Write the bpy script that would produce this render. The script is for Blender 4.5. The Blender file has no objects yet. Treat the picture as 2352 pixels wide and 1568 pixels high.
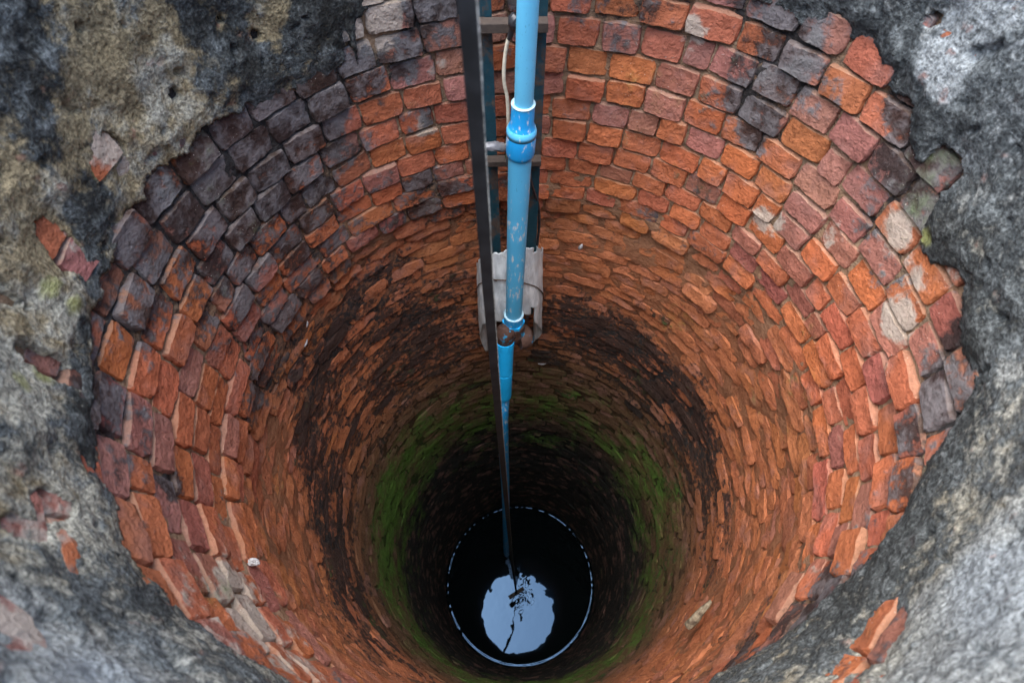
import bpy, math, random
import numpy as np
from mathutils import Matrix, Vector, Euler

random.seed(7)
rng = np.random.default_rng(7)
sc = bpy.context.scene
C = sc.collection

# ---------------------------------------------------------------- camera
R = 0.70                      # inner radius of the well (m)
CZ = 0.86                     # camera height above the ground
WH = 7.95 * R                 # depth of the water below the camera
RIM = CZ + 0.12 * R            # top of the parapet
CAM = np.array([-0.06 * R, -0.78 * R, CZ])
TH = math.radians(30.2)
ROLL = math.radians(-0.82)
cam_d = bpy.data.cameras.new('camera')
cam = bpy.data.objects.new('camera', cam_d); C.objects.link(cam)
cam_d.sensor_width = 36.0
cam_d.lens = 36.0 * 1200 / 2352
cam_d.clip_start = 0.02
cam_d.clip_end = 500
cam.matrix_world = Matrix.Translation(Vector(CAM)) @ Matrix.Rotation(TH, 4, 'X') @ Matrix.Rotation(ROLL, 4, 'Z')
cam_d.dof.use_dof = True
cam_d.dof.focus_distance = 1.55
cam_d.dof.aperture_fstop = 4.4
sc.camera = cam

# ---------------------------------------------------------------- light: pale overcast daylight
SUN_EL, SUN_ROT = math.radians(76), math.radians(-70)
w = bpy.data.worlds.new('World'); sc.world = w; w.use_nodes = True
wn = w.node_tree; wn.nodes.clear()
sky = wn.nodes.new('ShaderNodeTexSky'); sky.sky_type = 'NISHITA'; sky.sun_disc = False
sky.sun_elevation = SUN_EL; sky.sun_rotation = SUN_ROT
sky.air_density = 1.0; sky.dust_density = 2.5; sky.ozone_density = 1.0
bg = wn.nodes.new('ShaderNodeBackground'); bg.inputs['Strength'].default_value = 0.085
wo = wn.nodes.new('ShaderNodeOutputWorld')
wn.links.new(sky.outputs[0], bg.inputs[0]); wn.links.new(bg.outputs[0], wo.inputs[0])
sd = bpy.data.lights.new('sun', 'SUN'); sun = bpy.data.objects.new('sun', sd); C.objects.link(sun)
sd.energy = 1.5; sd.angle = math.radians(88); sd.color = (1.0, 0.97, 0.93)
az = SUN_ROT                  # measured from +Y towards +X
sdir = Vector((math.sin(az) * math.cos(SUN_EL), math.cos(az) * math.cos(SUN_EL), math.sin(SUN_EL)))
sun.rotation_euler = sdir.to_track_quat('Z', 'Y').to_euler()
sun.location = (0, 0, 6)
sc.view_settings.view_transform = 'Standard'
sc.view_settings.look = 'None'
sc.view_settings.gamma = 1.0
sc.view_settings.use_curve_mapping = False
sc.view_settings.exposure = 3.4
sc.render.engine = 'CYCLES'
sc.cycles.max_bounces = 14
sc.cycles.diffuse_bounces = 8
sc.cycles.glossy_bounces = 6
sc.cycles.use_denoising = True

# ---------------------------------------------------------------- geometry of the view (used to survey the place)
M3 = np.array(cam.matrix_world.to_3x3())
def ray(px, py):              # photo pixel (2352 wide) -> unit-depth ray
    v = np.array([(px - 1176) / 1200, -(py - 784) / 1200, -1.0])
    return M3 @ v
def on_wall(px, py, r=R):     # -> azimuth from +Y towards +X, depth below camera
    d = ray(px, py)
    a = d[0] ** 2 + d[1] ** 2; b = 2 * (CAM[0] * d[0] + CAM[1] * d[1]); c = CAM[0] ** 2 + CAM[1] ** 2 - r * r
    s = (-b + math.sqrt(b * b - 4 * a * c)) / (2 * a)
    p = CAM + s * d
    return math.atan2(p[0], p[1]), CZ - p[2]
def at_y(px, py, Y):          # point of that sight line at distance Y (m) in front of the camera
    d = ray(px, py); return CAM + d * (Y / d[1])
def at_h(px, py, h):          # ... at depth h below the camera
    d = ray(px, py); return CAM + d * (-h / d[2])
def project(p):               # world points -> photo pixels, depth
    q = (np.asarray(p) - CAM) @ M3
    z = -q[..., 2]
    return 1176 + 1200 * q[..., 0] / z, 784 - 1200 * q[..., 1] / z, z
def cyl(phi, h, r):
    phi, h, r = np.broadcast_arrays(phi, h, r)
    return np.stack([r * np.sin(phi), r * np.cos(phi), CZ - h], -1)

# ---------------------------------------------------------------- noise
_perm = np.random.default_rng(3).permutation(256); _perm = np.concatenate([_perm, _perm, _perm])
_g = np.random.default_rng(4).normal(size=(256, 3)); _g /= np.linalg.norm(_g, axis=1)[:, None]
def perlin(p):
    p = np.asarray(p, float); i = np.floor(p).astype(int); f = p - i; i &= 255
    u = f * f * f * (f * (f * 6 - 15) + 10)
    out = 0
    for dx in (0, 1):
        for dy in (0, 1):
            for dz in (0, 1):
                g = _g[_perm[_perm[_perm[(i[..., 0] + dx) & 255] + ((i[..., 1] + dy) & 255)] + ((i[..., 2] + dz) & 255)]]
                d = (g * (f - np.array([dx, dy, dz]))).sum(-1)
                out = out + d * (u[..., 0] if dx else 1 - u[..., 0]) * (u[..., 1] if dy else 1 - u[..., 1]) * (u[..., 2] if dz else 1 - u[..., 2])
    return out
def fbm(p, scale, octv=4, gain=0.5, off=0.0):
    p = np.asarray(p, float) * scale + off
    s = 0; a = 1.0
    for k in range(octv):
        s = s + a * perlin(p + 13.7 * k); p = p * 2.03; a *= gain
    return s
def smooth(a, b, x):
    t = np.clip((x - a) / (b - a), 0, 1); return t * t * (3 - 2 * t)

# ---------------------------------------------------------------- mesh helpers
def mk(name, V, F, mat, parent=None, origin=None, attrs=None, smooth_shade=True):
    V = np.asarray(V, np.float32); 
    o3 = np.zeros(3, np.float32) if origin is None else np.asarray(origin, np.float32)
    me = bpy.data.meshes.new(name)
    if isinstance(F, np.ndarray):
        n = F.shape[1]
        me.vertices.add(len(V)); me.vertices.foreach_set('co', (V - o3).ravel())
        me.loops.add(F.size); me.loops.foreach_set('vertex_index', F.astype(np.int32).ravel())
        me.polygons.add(len(F)); me.polygons.foreach_set('loop_start', np.arange(0, F.size, n, dtype=np.int32))
        me.polygons.foreach_set('loop_total', np.full(len(F), n, np.int32))
        me.update(calc_edges=True)
    else:
        me.from_pydata([tuple(v) for v in (V - o3)], [], F)
    if smooth_shade: me.polygons.foreach_set('use_smooth', np.ones(len(me.polygons), bool))
    for k, a in (attrs or {}).items():
        at = me.attributes.new(k, 'FLOAT_COLOR', 'POINT'); at.data.foreach_set('color', np.asarray(a, np.float32).ravel())
    me.materials.append(mat)
    ob = bpy.data.objects.new(name, me); C.objects.link(ob)
    ob.location = o3
    if parent is not None:
        ob.parent = parent; ob.matrix_parent_inverse = Matrix.Identity(4)
        ob.location = Vector(o3) - parent_world(parent)
    return ob
def parent_world(p):
    v = Vector((0, 0, 0))
    while p is not None: v = v + Vector(p.location); p = p.parent
    return v
def thing(name, label, cat, loc):
    o = bpy.data.objects.new(name, None); C.objects.link(o); o.location = Vector(loc); o.empty_display_size = 0.1
    o['label'] = label; o['category'] = cat
    return o
def tag(o, label, cat, group=None):
    o['label'] = label; o['category'] = cat
    if group: o['group'] = group
    return o
def grid_faces(nu, nv, wrap=False):
    a = np.arange(nu if wrap else nu - 1)[:, None]; b = np.arange(nv - 1)[None, :]
    a2 = (a + 1) % nu
    return np.stack([a * nv + b, a2 * nv + b, a2 * nv + b + 1, a * nv + b + 1], -1).reshape(-1, 4)
def frame_of(path):
    path = np.asarray(path, float); t = np.gradient(path, axis=0); t /= np.linalg.norm(t, axis=1)[:, None]
    ref = np.array([1.0, 0, 0]) if abs(t[0][0]) < 0.9 else np.array([0, 1.0, 0])
    n = []
    cur = ref - t[0] * (ref @ t[0]); cur /= np.linalg.norm(cur)
    for k in range(len(t)):
        cur = cur - t[k] * (cur @ t[k]); cur /= np.linalg.norm(cur); n.append(cur.copy())
    n = np.array(n); b = np.cross(t, n)
    return path, t, n, b
def sweep(path, prof, scale=None, cap=True):      # prof: closed outline (k,2)
    path, t, n, b = frame_of(path); prof = np.asarray(prof, float); k = len(prof); m = len(path)
    s = np.ones(m) if scale is None else np.asarray(scale, float)
    V = path[:, None, :] + s[:, None, None] * (prof[None, :, :1] * n[:, None, :] + prof[None, :, 1:] * b[:, None, :])
    V = V.reshape(-1, 3); F = []
    for i in range(m - 1):
        for j in range(k):
            j2 = (j + 1) % k; F.append((i * k + j, i * k + j2, (i + 1) * k + j2, (i + 1) * k + j))
    if cap:
        F.append(tuple(range(k))[::-1]); F.append(tuple((m - 1) * k + j for j in range(k)))
    return V, F
def circle(r, k=20):
    a = np.linspace(0, 2 * np.pi, k, endpoint=False); return np.stack([r * np.cos(a), r * np.sin(a)], -1)
def tube(path, r, k=20, scale=None): return sweep(path, circle(r, k), scale)
def lathe_on(p0, p1, prof, k=32, hexa=None):       # prof: list of (distance from p0 along axis, radius)
    p0 = np.asarray(p0, float); p1 = np.asarray(p1, float); ax = (p1 - p0) / np.linalg.norm(p1 - p0)
    path = np.array([p0 + ax * a for a, _ in prof]); 
    ref = np.array([1.0, 0, 0]); n = ref - ax * (ref @ ax); n /= np.linalg.norm(n); b = np.cross(ax, n)
    ang = np.linspace(0, 2 * np.pi, k, endpoint=False)
    V = []; 
    for (a, r), c in zip(prof, path):
        V.append(c + r * (np.cos(ang)[:, None] * n + np.sin(ang)[:, None] * b))
    V = np.concatenate(V); F = []; m = len(prof)
    for i in range(m - 1):
        for j in range(k):
            j2 = (j + 1) % k; F.append((i * k + j, i * k + j2, (i + 1) * k + j2, (i + 1) * k + j))
    F.append(tuple(range(k))[::-1]); F.append(tuple((m - 1) * k + j for j in range(k)))
    return V, F
def spline(pts, n=60):
    pts = np.asarray(pts, float); m = len(pts); P = np.vstack([2 * pts[0] - pts[1], pts, 2 * pts[-1] - pts[-2]])
    out = []
    for t in np.linspace(0, m - 1 - 1e-6, n):
        i = int(t); f = t - i; a, b, c, d = P[i:i + 4]
        out.append(0.5 * (2 * b + (c - a) * f + (2 * a - 5 * b + 4 * c - d) * f * f + (3 * b - a - 3 * c + d) * f ** 3))
    return np.array(out)
def boxvf(lo, hi):
    x0, y0, z0 = lo; x1, y1, z1 = hi
    V = [(x0, y0, z0), (x1, y0, z0), (x1, y1, z0), (x0, y1, z0), (x0, y0, z1), (x1, y0, z1), (x1, y1, z1), (x0, y1, z1)]
    F = [(3, 2, 1, 0), (4, 5, 6, 7), (0, 1, 5, 4), (1, 2, 6, 5), (2, 3, 7, 6), (3, 0, 4, 7)]
    return np.array(V), F
def bevel(o, wd, seg=2):
    m = o.modifiers.new('bevel', 'BEVEL'); m.width = wd; m.segments = seg; m.limit_method = 'ANGLE'; return o
def auto_smooth(o, deg=35):
    me = o.data
    me.set_sharp_from_angle(angle=math.radians(deg)); return o

# ---------------------------------------------------------------- materials
class NT:
    def __init__(s, name):
        s.m = bpy.data.materials.new(name); s.m.use_nodes = True; s.t = s.m.node_tree; s.t.nodes.clear()
        s.out = s.n('ShaderNodeOutputMaterial'); s.b = s.n('ShaderNodeBsdfPrincipled'); s.l(s.b.outputs[0], s.out.inputs[0])
        g = s.n('ShaderNodeNewGeometry'); s.pos = g.outputs['Position']; s.nor = g.outputs['Normal']; s.true_n = g.outputs['True Normal']
    def n(s, t): return s.t.nodes.new(t)
    def l(s, a, b): s.t.links.new(a, b)
    def put(s, sock, v):
        if isinstance(v, bpy.types.NodeSocket): s.l(v, sock)
        else:
            if isinstance(v, (tuple, list)) and len(v) == 3 and sock.type == 'RGBA': v = (*v, 1)
            sock.default_value = v
    def math(s, op, a, b=0.0, c=None, clamp=False):
        x = s.n('ShaderNodeMath'); x.operation = op; x.use_clamp = clamp; s.put(x.inputs[0], a); s.put(x.inputs[1], b)
        if c is not None: s.put(x.inputs[2], c)
        return x.outputs[0]
    def vmath(s, op, a, b):
        x = s.n('ShaderNodeVectorMath'); x.operation = op; s.put(x.inputs[0], a); s.put(x.inputs[1], b); return x.outputs[0]
    def mix(s, f, a, b, mode='MIX'):
        x = s.n('ShaderNodeMix'); x.data_type = 'RGBA'; x.blend_type = mode; s.put(x.inputs[0], f); s.put(x.inputs[6], a); s.put(x.inputs[7], b); return x.outputs[2]
    def noise(s, p, scale, detail=5, rough=0.55, dist=0.0):
        x = s.n('ShaderNodeTexNoise'); s.put(x.inputs['Vector'], p); x.inputs['Scale'].default_value = scale; x.inputs['Detail'].default_value = detail
        x.inputs['Roughness'].default_value = rough; x.inputs['Distortion'].default_value = dist; return x.outputs[0]
    def voro(s, p, scale, feat='F1'):
        x = s.n('ShaderNodeTexVoronoi'); x.feature = feat; s.put(x.inputs['Vector'], p); x.inputs['Scale'].default_value = scale; return x.outputs['Distance']
    def ss(s, v, a, b):
        x = s.n('ShaderNodeMapRange'); x.interpolation_type = 'SMOOTHSTEP'; s.put(x.inputs[0], v); x.inputs[1].default_value = a; x.inputs[2].default_value = b; return x.outputs[0]
    def lin(s, v, a, b, c, d):
        x = s.n('ShaderNodeMapRange'); s.put(x.inputs[0], v); x.inputs[1].default_value = a; x.inputs[2].default_value = b; x.inputs[3].default_value = c; x.inputs[4].default_value = d; return x.outputs[0]
    def attr(s, name):
        x = s.n('ShaderNodeAttribute'); x.attribute_name = name
        y = s.n('ShaderNodeSeparateColor'); s.l(x.outputs['Color'], y.inputs[0]); return x.outputs['Color'], y.outputs[0], y.outputs[1], y.outputs[2], x.outputs['Alpha']
    def xyz(s, v):
        y = s.n('ShaderNodeSeparateXYZ'); s.l(v, y.inputs[0]); return y.outputs
    def bump(s, h, strength=0.6, dist=0.005):
        x = s.n('ShaderNodeBump'); x.inputs['Strength'].default_value = strength; x.inputs['Distance'].default_value = dist; s.l(h, x.inputs['Height']); s.l(x.outputs[0], s.b.inputs['Normal'])
    def done(s, col, rough=0.9, spec=0.25, metal=0.0):
        s.put(s.b.inputs['Base Color'], col); s.put(s.b.inputs['Roughness'], rough); s.put(s.b.inputs['Specular IOR Level'], spec); s.put(s.b.inputs['Metallic'], metal); return s.m

def brick_material():
    k = NT('weathered_brick')
    tint, _, _, _, rid = k.attr('tint'); _, soot, lime, moss, dust = k.attr('wear')
    off = k.n('ShaderNodeCombineXYZ'); k.l(k.math('MULTIPLY', rid, 31.7), off.inputs[0]); k.l(k.math('MULTIPLY', rid, 17.3), off.inputs[1]); k.l(k.math('MULTIPLY', rid, 7.9), off.inputs[2])
    p = k.vmath('ADD', k.pos, off.outputs[0])
    n1 = k.noise(p, 11, 4); n2 = k.noise(p, 42, 7, 0.62); n3 = k.noise(p, 130, 6, 0.65); ng = k.noise(k.pos, 5, 4, 0.6)
    # fired clay: paler and darker blotches
    col = k.mix(1.0, tint, k.mix(n2, (0.40, 0.38, 0.36), (1.55, 1.55, 1.55)), 'MULTIPLY')
    col = k.mix(k.math('MULTIPLY', k.ss(n1, 0.50, 0.68), 0.45), col, (0.26, 0.135, 0.115))
    col = k.mix(k.math('MULTIPLY', k.ss(n3, 0.54, 0.66), 0.5), col, k.mix(1.0, col, (0.45, 0.42, 0.42), 'MULTIPLY'))
    col = k.mix(k.math('MULTIPLY', k.ss(n3, 0.36, 0.28), 0.35), col, (0.42, 0.27, 0.19))
    # lime and old mortar smears
    lm = k.math('ADD', k.math('MULTIPLY', lime, 1.15), k.math('ADD', k.math('MULTIPLY', k.math('SUBTRACT', n1, 0.5), 0.9), k.math('MULTIPLY', k.math('SUBTRACT', n2, 0.5), 0.7)))
    lm = k.ss(lm, 0.40, 0.58)
    col = k.mix(k.math('MULTIPLY', lm, 0.85), col, k.mix(n3, (0.22, 0.20, 0.18), (0.52, 0.46, 0.38)))
    # soot and black lichen
    so = k.math('ADD', k.math('MULTIPLY', soot, 1.16), k.math('ADD', k.math('MULTIPLY', k.math('SUBTRACT', n2, 0.5), 1.25), k.math('MULTIPLY', k.math('SUBTRACT', ng, 0.5), 0.5)))
    so = k.ss(so, 0.34, 0.60)
    nm = k.math('ADD', k.math('MULTIPLY', n1, 0.55), k.math('ADD', k.math('MULTIPLY', n2, 0.35), k.math('MULTIPLY', n3, 0.10)))
    sc_ = k.mix(k.math('MULTIPLY', k.ss(nm, 0.44, 0.58), dust), (0.018, 0.016, 0.016), (0.125, 0.125, 0.132))
    col = k.mix(k.math('MULTIPLY', so, 0.92), col, sc_)
    # mortar crumbs lying on ledges
    up = k.xyz(k.true_n)[2]
    du = k.ss(k.math('ADD', k.math('ADD', up, k.math('MULTIPLY', k.math('SUBTRACT', n2, 0.5), 0.9)), k.math('MULTIPLY', dust, 0.35)), 0.70, 1.0)
    col = k.mix(k.math('MULTIPLY', k.math('MULTIPLY', du, k.math('MULTIPLY', dust, k.math('SUBTRACT', 1.0, k.math('MULTIPLY', so, 0.75)))), 0.48), col, k.mix(n2, (0.13, 0.085, 0.055), (0.38, 0.29, 0.205)))
    sp = k.math('MULTIPLY', k.ss(k.voro(p, 120), 0.13, 0.06), k.math('MULTIPLY', k.ss(ng, 0.52, 0.62), dust))
    col = k.mix(k.math('MULTIPLY', sp, 0.8), col, (0.62, 0.58, 0.52))
    # moss
    mo = k.ss(k.math('ADD', moss, k.math('ADD', k.math('MULTIPLY', k.math('SUBTRACT', n2, 0.5), 0.9), k.math('MULTIPLY', k.math('SUBTRACT', ng, 0.5), 2.1))), 0.22, 1.0)
    col = k.mix(mo, col, k.mix(n2, (0.022, 0.055, 0.010), (0.105, 0.20, 0.034)))
    k.bump(k.math('ADD', k.math('MULTIPLY', n2, 1.0), k.math('MULTIPLY', n3, 0.5)), 1.0, 0.011)
    return k.done(col, 0.9, 0.2)

def mortar_material():
    k = NT('sandy_mortar')
    _, soot, lime, moss, dust = k.attr('wear')
    n1 = k.noise(k.pos, 14, 5); n2 = k.noise(k.pos, 60, 7, 0.6); n3 = k.noise(k.pos, 190, 4)
    col = k.mix(dust, k.mix(n2, (0.13, 0.05, 0.025), (0.36, 0.15, 0.075)), k.mix(n2, (0.11, 0.068, 0.04), (0.34, 0.245, 0.165)))
    col = k.mix(k.math('MULTIPLY', k.ss(n1, 0.45, 0.65), 0.5), col, (0.22, 0.11, 0.06))
    pz_ = k.xyz(k.pos)[2]      # far joints are damp clay and slime, the depth's gloom added to their colour
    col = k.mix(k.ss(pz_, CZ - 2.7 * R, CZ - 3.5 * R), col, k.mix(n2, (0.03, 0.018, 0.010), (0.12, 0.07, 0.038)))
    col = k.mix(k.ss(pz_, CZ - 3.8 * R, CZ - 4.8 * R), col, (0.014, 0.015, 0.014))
    col = k.mix(k.ss(k.math('ADD', soot, k.math('MULTIPLY', k.math('SUBTRACT', n2, 0.5), 1.2)), 0.2, 0.6), col, (0.03, 0.028, 0.028))
    col = k.mix(k.ss(k.math('ADD', moss, k.math('SUBTRACT', n2, 0.5)), 0.2, 0.9), col, (0.035, 0.06, 0.015))
    k.bump(k.math('ADD', n2, k.math('MULTIPLY', n3, 0.5)), 1.0, 0.009)
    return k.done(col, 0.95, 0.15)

def plaster_material():
    k = NT('old_lime_plaster')
    _, soot, tone, lich, rid = k.attr('wear')
    n0 = k.noise(k.pos, 7, 5, 0.6); n1 = k.noise(k.pos, 19, 6, 0.62, 0.4); n2 = k.noise(k.pos, 55, 7, 0.66); n3 = k.noise(k.pos, 170, 5, 0.6)
    tan = k.mix(n1, (0.13, 0.10, 0.055), (0.34, 0.285, 0.18)); pale = k.mix(n2, (0.13, 0.148, 0.158), (0.34, 0.375, 0.39))
    tq = k.ss(k.math('ADD', tone, k.math('ADD', k.math('MULTIPLY', k.math('SUBTRACT', n1, 0.5), 1.6), k.math('MULTIPLY', k.math('SUBTRACT', n0, 0.5), 0.8))), 0.20, 0.58)
    pale = k.mix(k.ss(tone, 0.62, 0.92), k.mix(n2, (0.17, 0.165, 0.135), (0.44, 0.43, 0.36)), pale)
    col = k.mix(tq, tan, pale)
    col = k.mix(1.0, col, k.mix(k.ss(n3, 0.28, 0.72), (0.42, 0.42, 0.42), (1.5, 1.5, 1.5)), 'MULTIPLY')
    # red lead and brick dust bleeding through
    col = k.mix(k.math('MULTIPLY', k.ss(k.noise(k.pos, 23, 3), 0.64, 0.72), 0.5), col, (0.30, 0.14, 0.11))
    so = k.math('ADD', k.math('MULTIPLY', soot, 1.0), k.math('ADD', k.math('MULTIPLY', k.math('SUBTRACT', n2, 0.5), 1.0), k.math('MULTIPLY', k.math('SUBTRACT', n1, 0.5), 0.9)))
    so = k.ss(so, 0.33, 0.64)
    nm = k.math('ADD', k.math('MULTIPLY', n1, 0.5), k.math('ADD', k.math('MULTIPLY', n2, 0.38), k.math('MULTIPLY', n3, 0.12)))
    sc_ = k.mix(k.ss(nm, 0.46, 0.68), (0.012, 0.015, 0.017), (0.10, 0.11, 0.112))
    sc_ = k.mix(1.0, sc_, k.mix(k.ss(n3, 0.30, 0.70), (0.55, 0.55, 0.55), (1.5, 1.5, 1.5)), 'MULTIPLY')
    sc_ = k.mix(1.0, sc_, k.mix(k.ss(soot, 0.6, 0.92), (1.5, 1.55, 1.58), (0.75, 0.75, 0.75)), 'MULTIPLY')
    col = k.mix(k.math('MULTIPLY', so, 0.94), col, sc_)
    li = k.ss(k.math('ADD', lich, k.math('MULTIPLY', k.math('SUBTRACT', n1, 0.5), 1.2)), 0.45, 0.75)
    col = k.mix(k.math('MULTIPLY', li, 0.7), col, (0.25, 0.26, 0.08))
    k.bump(k.math('ADD', k.math('MULTIPLY', n2, 1.0), k.math('ADD', k.math('MULTIPLY', n3, 0.5), k.math('MULTIPLY', n1, 1.2))), 1.0, 0.010)
    return k.done(col, 0.93, 0.2)

def plain(name, c0, c1, scale=40, rough=0.6, spec=0.4, metal=0.0, bump=0.15, stretch=None):
    k = NT(name); p = k.pos
    if stretch: p = k.vmath('MULTIPLY', k.pos, stretch)
    n = k.noise(p, scale, 5, 0.6); k.bump(n, bump, 0.002)
    return k.done(k.mix(k.ss(n, 0.3, 0.7), c0, c1), rough, spec, metal)

def pvc_material(name, c, scuff=0.5, z0=None):
    k = NT(name); ps = k.vmath('MULTIPLY', k.pos, (1.0, 1.0, 0.28))
    n1 = k.noise(k.pos, 12, 4); n2 = k.noise(ps, 120, 6, 0.65); n3 = k.noise(ps, 260, 3)
    col = k.mix(n1, tuple(x * 0.88 for x in c), tuple(min(1, x * 1.1) for x in c))
    wear = k.ss(k.math('ADD', k.math('MULTIPLY', n2, 0.8), k.math('MULTIPLY', n1, 0.35)), 0.80 - 0.22 * scuff, 0.86 - 0.22 * scuff)
    col = k.mix(k.math('MULTIPLY', wear, 0.8), col, (0.50, 0.55, 0.58))
    col = k.mix(k.math('MULTIPLY', k.ss(n3, 0.66, 0.72), 0.6), col, (0.02, 0.13, 0.22))
    k.bump(n2, 0.08, 0.001)
    return k.done(col, k.lin(n1, 0.3, 0.7, 0.28, 0.5), 0.5)

def steel_material():
    k = NT('painted_rusty_steel'); ps = k.vmath('MULTIPLY', k.pos, (1, 1, 0.5))
    n1 = k.noise(ps, 22, 5, 0.6); n2 = k.noise(k.pos, 90, 6, 0.6)
    _, rust, _, _, _ = k.attr('wear')
    paint = k.mix(n2, (0.004, 0.022, 0.034), (0.014, 0.062, 0.085)); ru = k.mix(n2, (0.018, 0.015, 0.014), (0.085, 0.062, 0.049))
    m = k.ss(k.math('ADD', k.math('MULTIPLY', rust, 0.5), k.math('ADD', n1, k.math('MULTIPLY', k.math('SUBTRACT', n2, 0.5), 0.5))), 0.56, 0.70)
    k.bump(k.math('ADD', n2, n1), 0.35, 0.003)
    return k.done(k.mix(m, paint, ru), k.lin(m, 0, 1, 0.42, 0.85), 0.4)

def zinc_material():
    k = NT('weathered_galvanised_sheet'); ps = k.vmath('MULTIPLY', k.pos, (1, 1, 0.22))
    n1 = k.noise(ps, 30, 5, 0.6); n2 = k.noise(k.pos, 70, 6, 0.65); n3 = k.noise(k.pos, 9, 3)
    col = k.mix(k.ss(n1, 0.35, 0.65), (0.42, 0.48, 0.52), (0.72, 0.79, 0.82))
    col = k.mix(k.math('MULTIPLY', k.ss(n2, 0.58, 0.70), 0.45), col, (0.30, 0.25, 0.18))
    col = k.mix(k.math('MULTIPLY', k.ss(n3, 0.5, 0.65), 0.2), col, (0.36, 0.31, 0.24))
    col = k.mix(k.math('MULTIPLY', k.ss(n2, 0.36, 0.28), 0.5), col, (0.75, 0.76, 0.76))
    k.bump(k.math('ADD', n2, n1), 0.3, 0.003)
    return k.done(col, 0.62, 0.4, 0.15)

def rust_material():
    k = NT('rusty_cast_iron'); n1 = k.noise(k.pos, 26, 5, 0.6); n2 = k.noise(k.pos, 110, 6, 0.6)
    col = k.mix(n2, (0.018, 0.010, 0.008), (0.095, 0.05, 0.036))
    col = k.mix(k.ss(n1, 0.60, 0.64), col, (0.01, 0.16, 0.30))
    k.bump(k.math('ADD', n1, n2), 0.6, 0.004)
    return k.done(col, 0.75, 0.35)

def water_material():
    k = NT('still_water')
    k.b.inputs['IOR'].default_value = 1.36
    k.b.inputs['Specular Tint'].default_value = (0.28, 0.53, 0.95, 1)  # blue of the mirrored sky is put into this tint
    return k.done((0.003, 0.005, 0.006), 0.0, 0.5)

def ground_material():
    k = NT('bare_earth'); n1 = k.noise(k.pos, 2.2, 6); n2 = k.noise(k.pos, 30, 6, 0.65)
    col = k.mix(n2, (0.10, 0.07, 0.045), (0.24, 0.18, 0.12)); col = k.mix(k.ss(n1, 0.48, 0.6), col, k.mix(n2, (0.03, 0.055, 0.012), (0.08, 0.12, 0.03)))
    k.bump(n2, 0.8, 0.02); return k.done(col, 0.95, 0.15)

M = dict(brick=brick_material(), mortar=mortar_material(), plaster=plaster_material(), steel=steel_material(), zinc=zinc_material(), rust=rust_material(), water=water_material(), ground=ground_material(),
    pvc_pale=pvc_material('sun_bleached_blue_pvc', (0.10, 0.40, 0.62), 0.15), pvc_mid=pvc_material('scuffed_blue_pvc', (0.075, 0.37, 0.62), 0.78),
    pvc_deep=pvc_material('deep_blue_pvc', (0.010, 0.27, 0.62), 0.85), pvc_lip=plain('chalky_cut_pvc', (0.24, 0.44, 0.54), (0.42, 0.56, 0.62), 60, 0.7),
    pvc_low=pvc_material('bright_blue_pvc', (0.012, 0.40, 0.85), 0.0),
    rubber=plain('black_rubber', (0.007, 0.0075, 0.009), (0.018, 0.019, 0.022), 30, 0.55, 0.3, 0, 0.1), fray=plain('frayed_strap_edge', (0.09, 0.09, 0.09), (0.36, 0.36, 0.34), 160, 0.8),
    tape=plain('black_insulating_tape', (0.012, 0.014, 0.018), (0.035, 0.037, 0.042), 60, 0.35, 0.5), gtape=plain('grey_insulating_tape', (0.10, 0.105, 0.12), (0.17, 0.175, 0.19), 60, 0.35, 0.5, 0, 0.3),
    cable=plain('dirty_white_cable', (0.36, 0.32, 0.24), (0.62, 0.57, 0.46), 50, 0.6), wire=plain('rusty_wire', (0.03, 0.02, 0.016), (0.10, 0.06, 0.04), 100, 0.7),
    stone=plain('white_stone', (0.34, 0.33, 0.32), (0.6, 0.59, 0.57), 60, 0.8, 0.3, 0, 0.5), wood=plain('bleached_wood', (0.07, 0.05, 0.035), (0.27, 0.23, 0.16), 60, 0.85, 0.2, 0, 0.6, (1, 1, 1)),
    feather=plain('pale_feather', (0.22, 0.22, 0.23), (0.52, 0.52, 0.53), 80, 0.8), iron=plain('dark_wet_iron', (0.006, 0.0055, 0.006), (0.016, 0.013, 0.012), 60, 0.6, 0.2))

# ---------------------------------------------------------------- survey of the wall: plaster edge, stains
EDGE = [(985,-8),(950,-8),(880,-14),(815,40),(800,90),(822,150),(767,200),(684,213),(600,247),(510,267),(450,307),(427,353),(383,373),(350,393),(340,450),(290,510),(283,542),(243,622),(230,682),(213,716),(208,806),(213,939),
  (227,1019),(217,1088),(263,1142),(280,1252),(333,1318),(410,1395),(483,1468),(583,1525),(650,1560),
  (1420,-30),(1600,-20),(1700,-8),(1755,7),(1869,60),(1942,87),(2002,130),(2029,200),(2099,240),(2092,340),(2125,377),(2169,447),(2116,522),(2120,582),(2192,622),(2222,656),(2212,736),(2196,813),(2240,863),(2196,966),(2136,1043),
  (2119,1065),(2062,1205),(2002,1278),(1902,1378),(1836,1445),(1752,1502),(1652,1555)]
ed = np.array(sorted(on_wall(*e) for e in EDGE))
def edge_h(phi):
    ph = np.concatenate([ed[:, 0] - 2 * np.pi, ed[:, 0], ed[:, 0] + 2 * np.pi]); hh = np.tile(ed[:, 1], 3)
    return np.interp(phi, ph, hh)
HOLES = [(148,572,.020,.045),(100,838,.020,.055),(262,335,.016,.03),(355,205,.008,.012),(6,672,.012,.05),(110,1165,.022,.035),(50,1215,.018,.03),(14,1400,.018,.016),(2168,392,.038,.034),(2010,1490,.05,.03),(1890,70,.02,.02),(400,215,.008,.01),
         (505,48,.008,.008),(585,82,.012,.012),(300,265,.006,.006),(2140,45,.012,.012),(240,800,.02,.02)]
HO = []
for x, y, a, b in HOLES:
    f, h = on_wall(x, y); HO.append((f, h, a, b))
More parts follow.
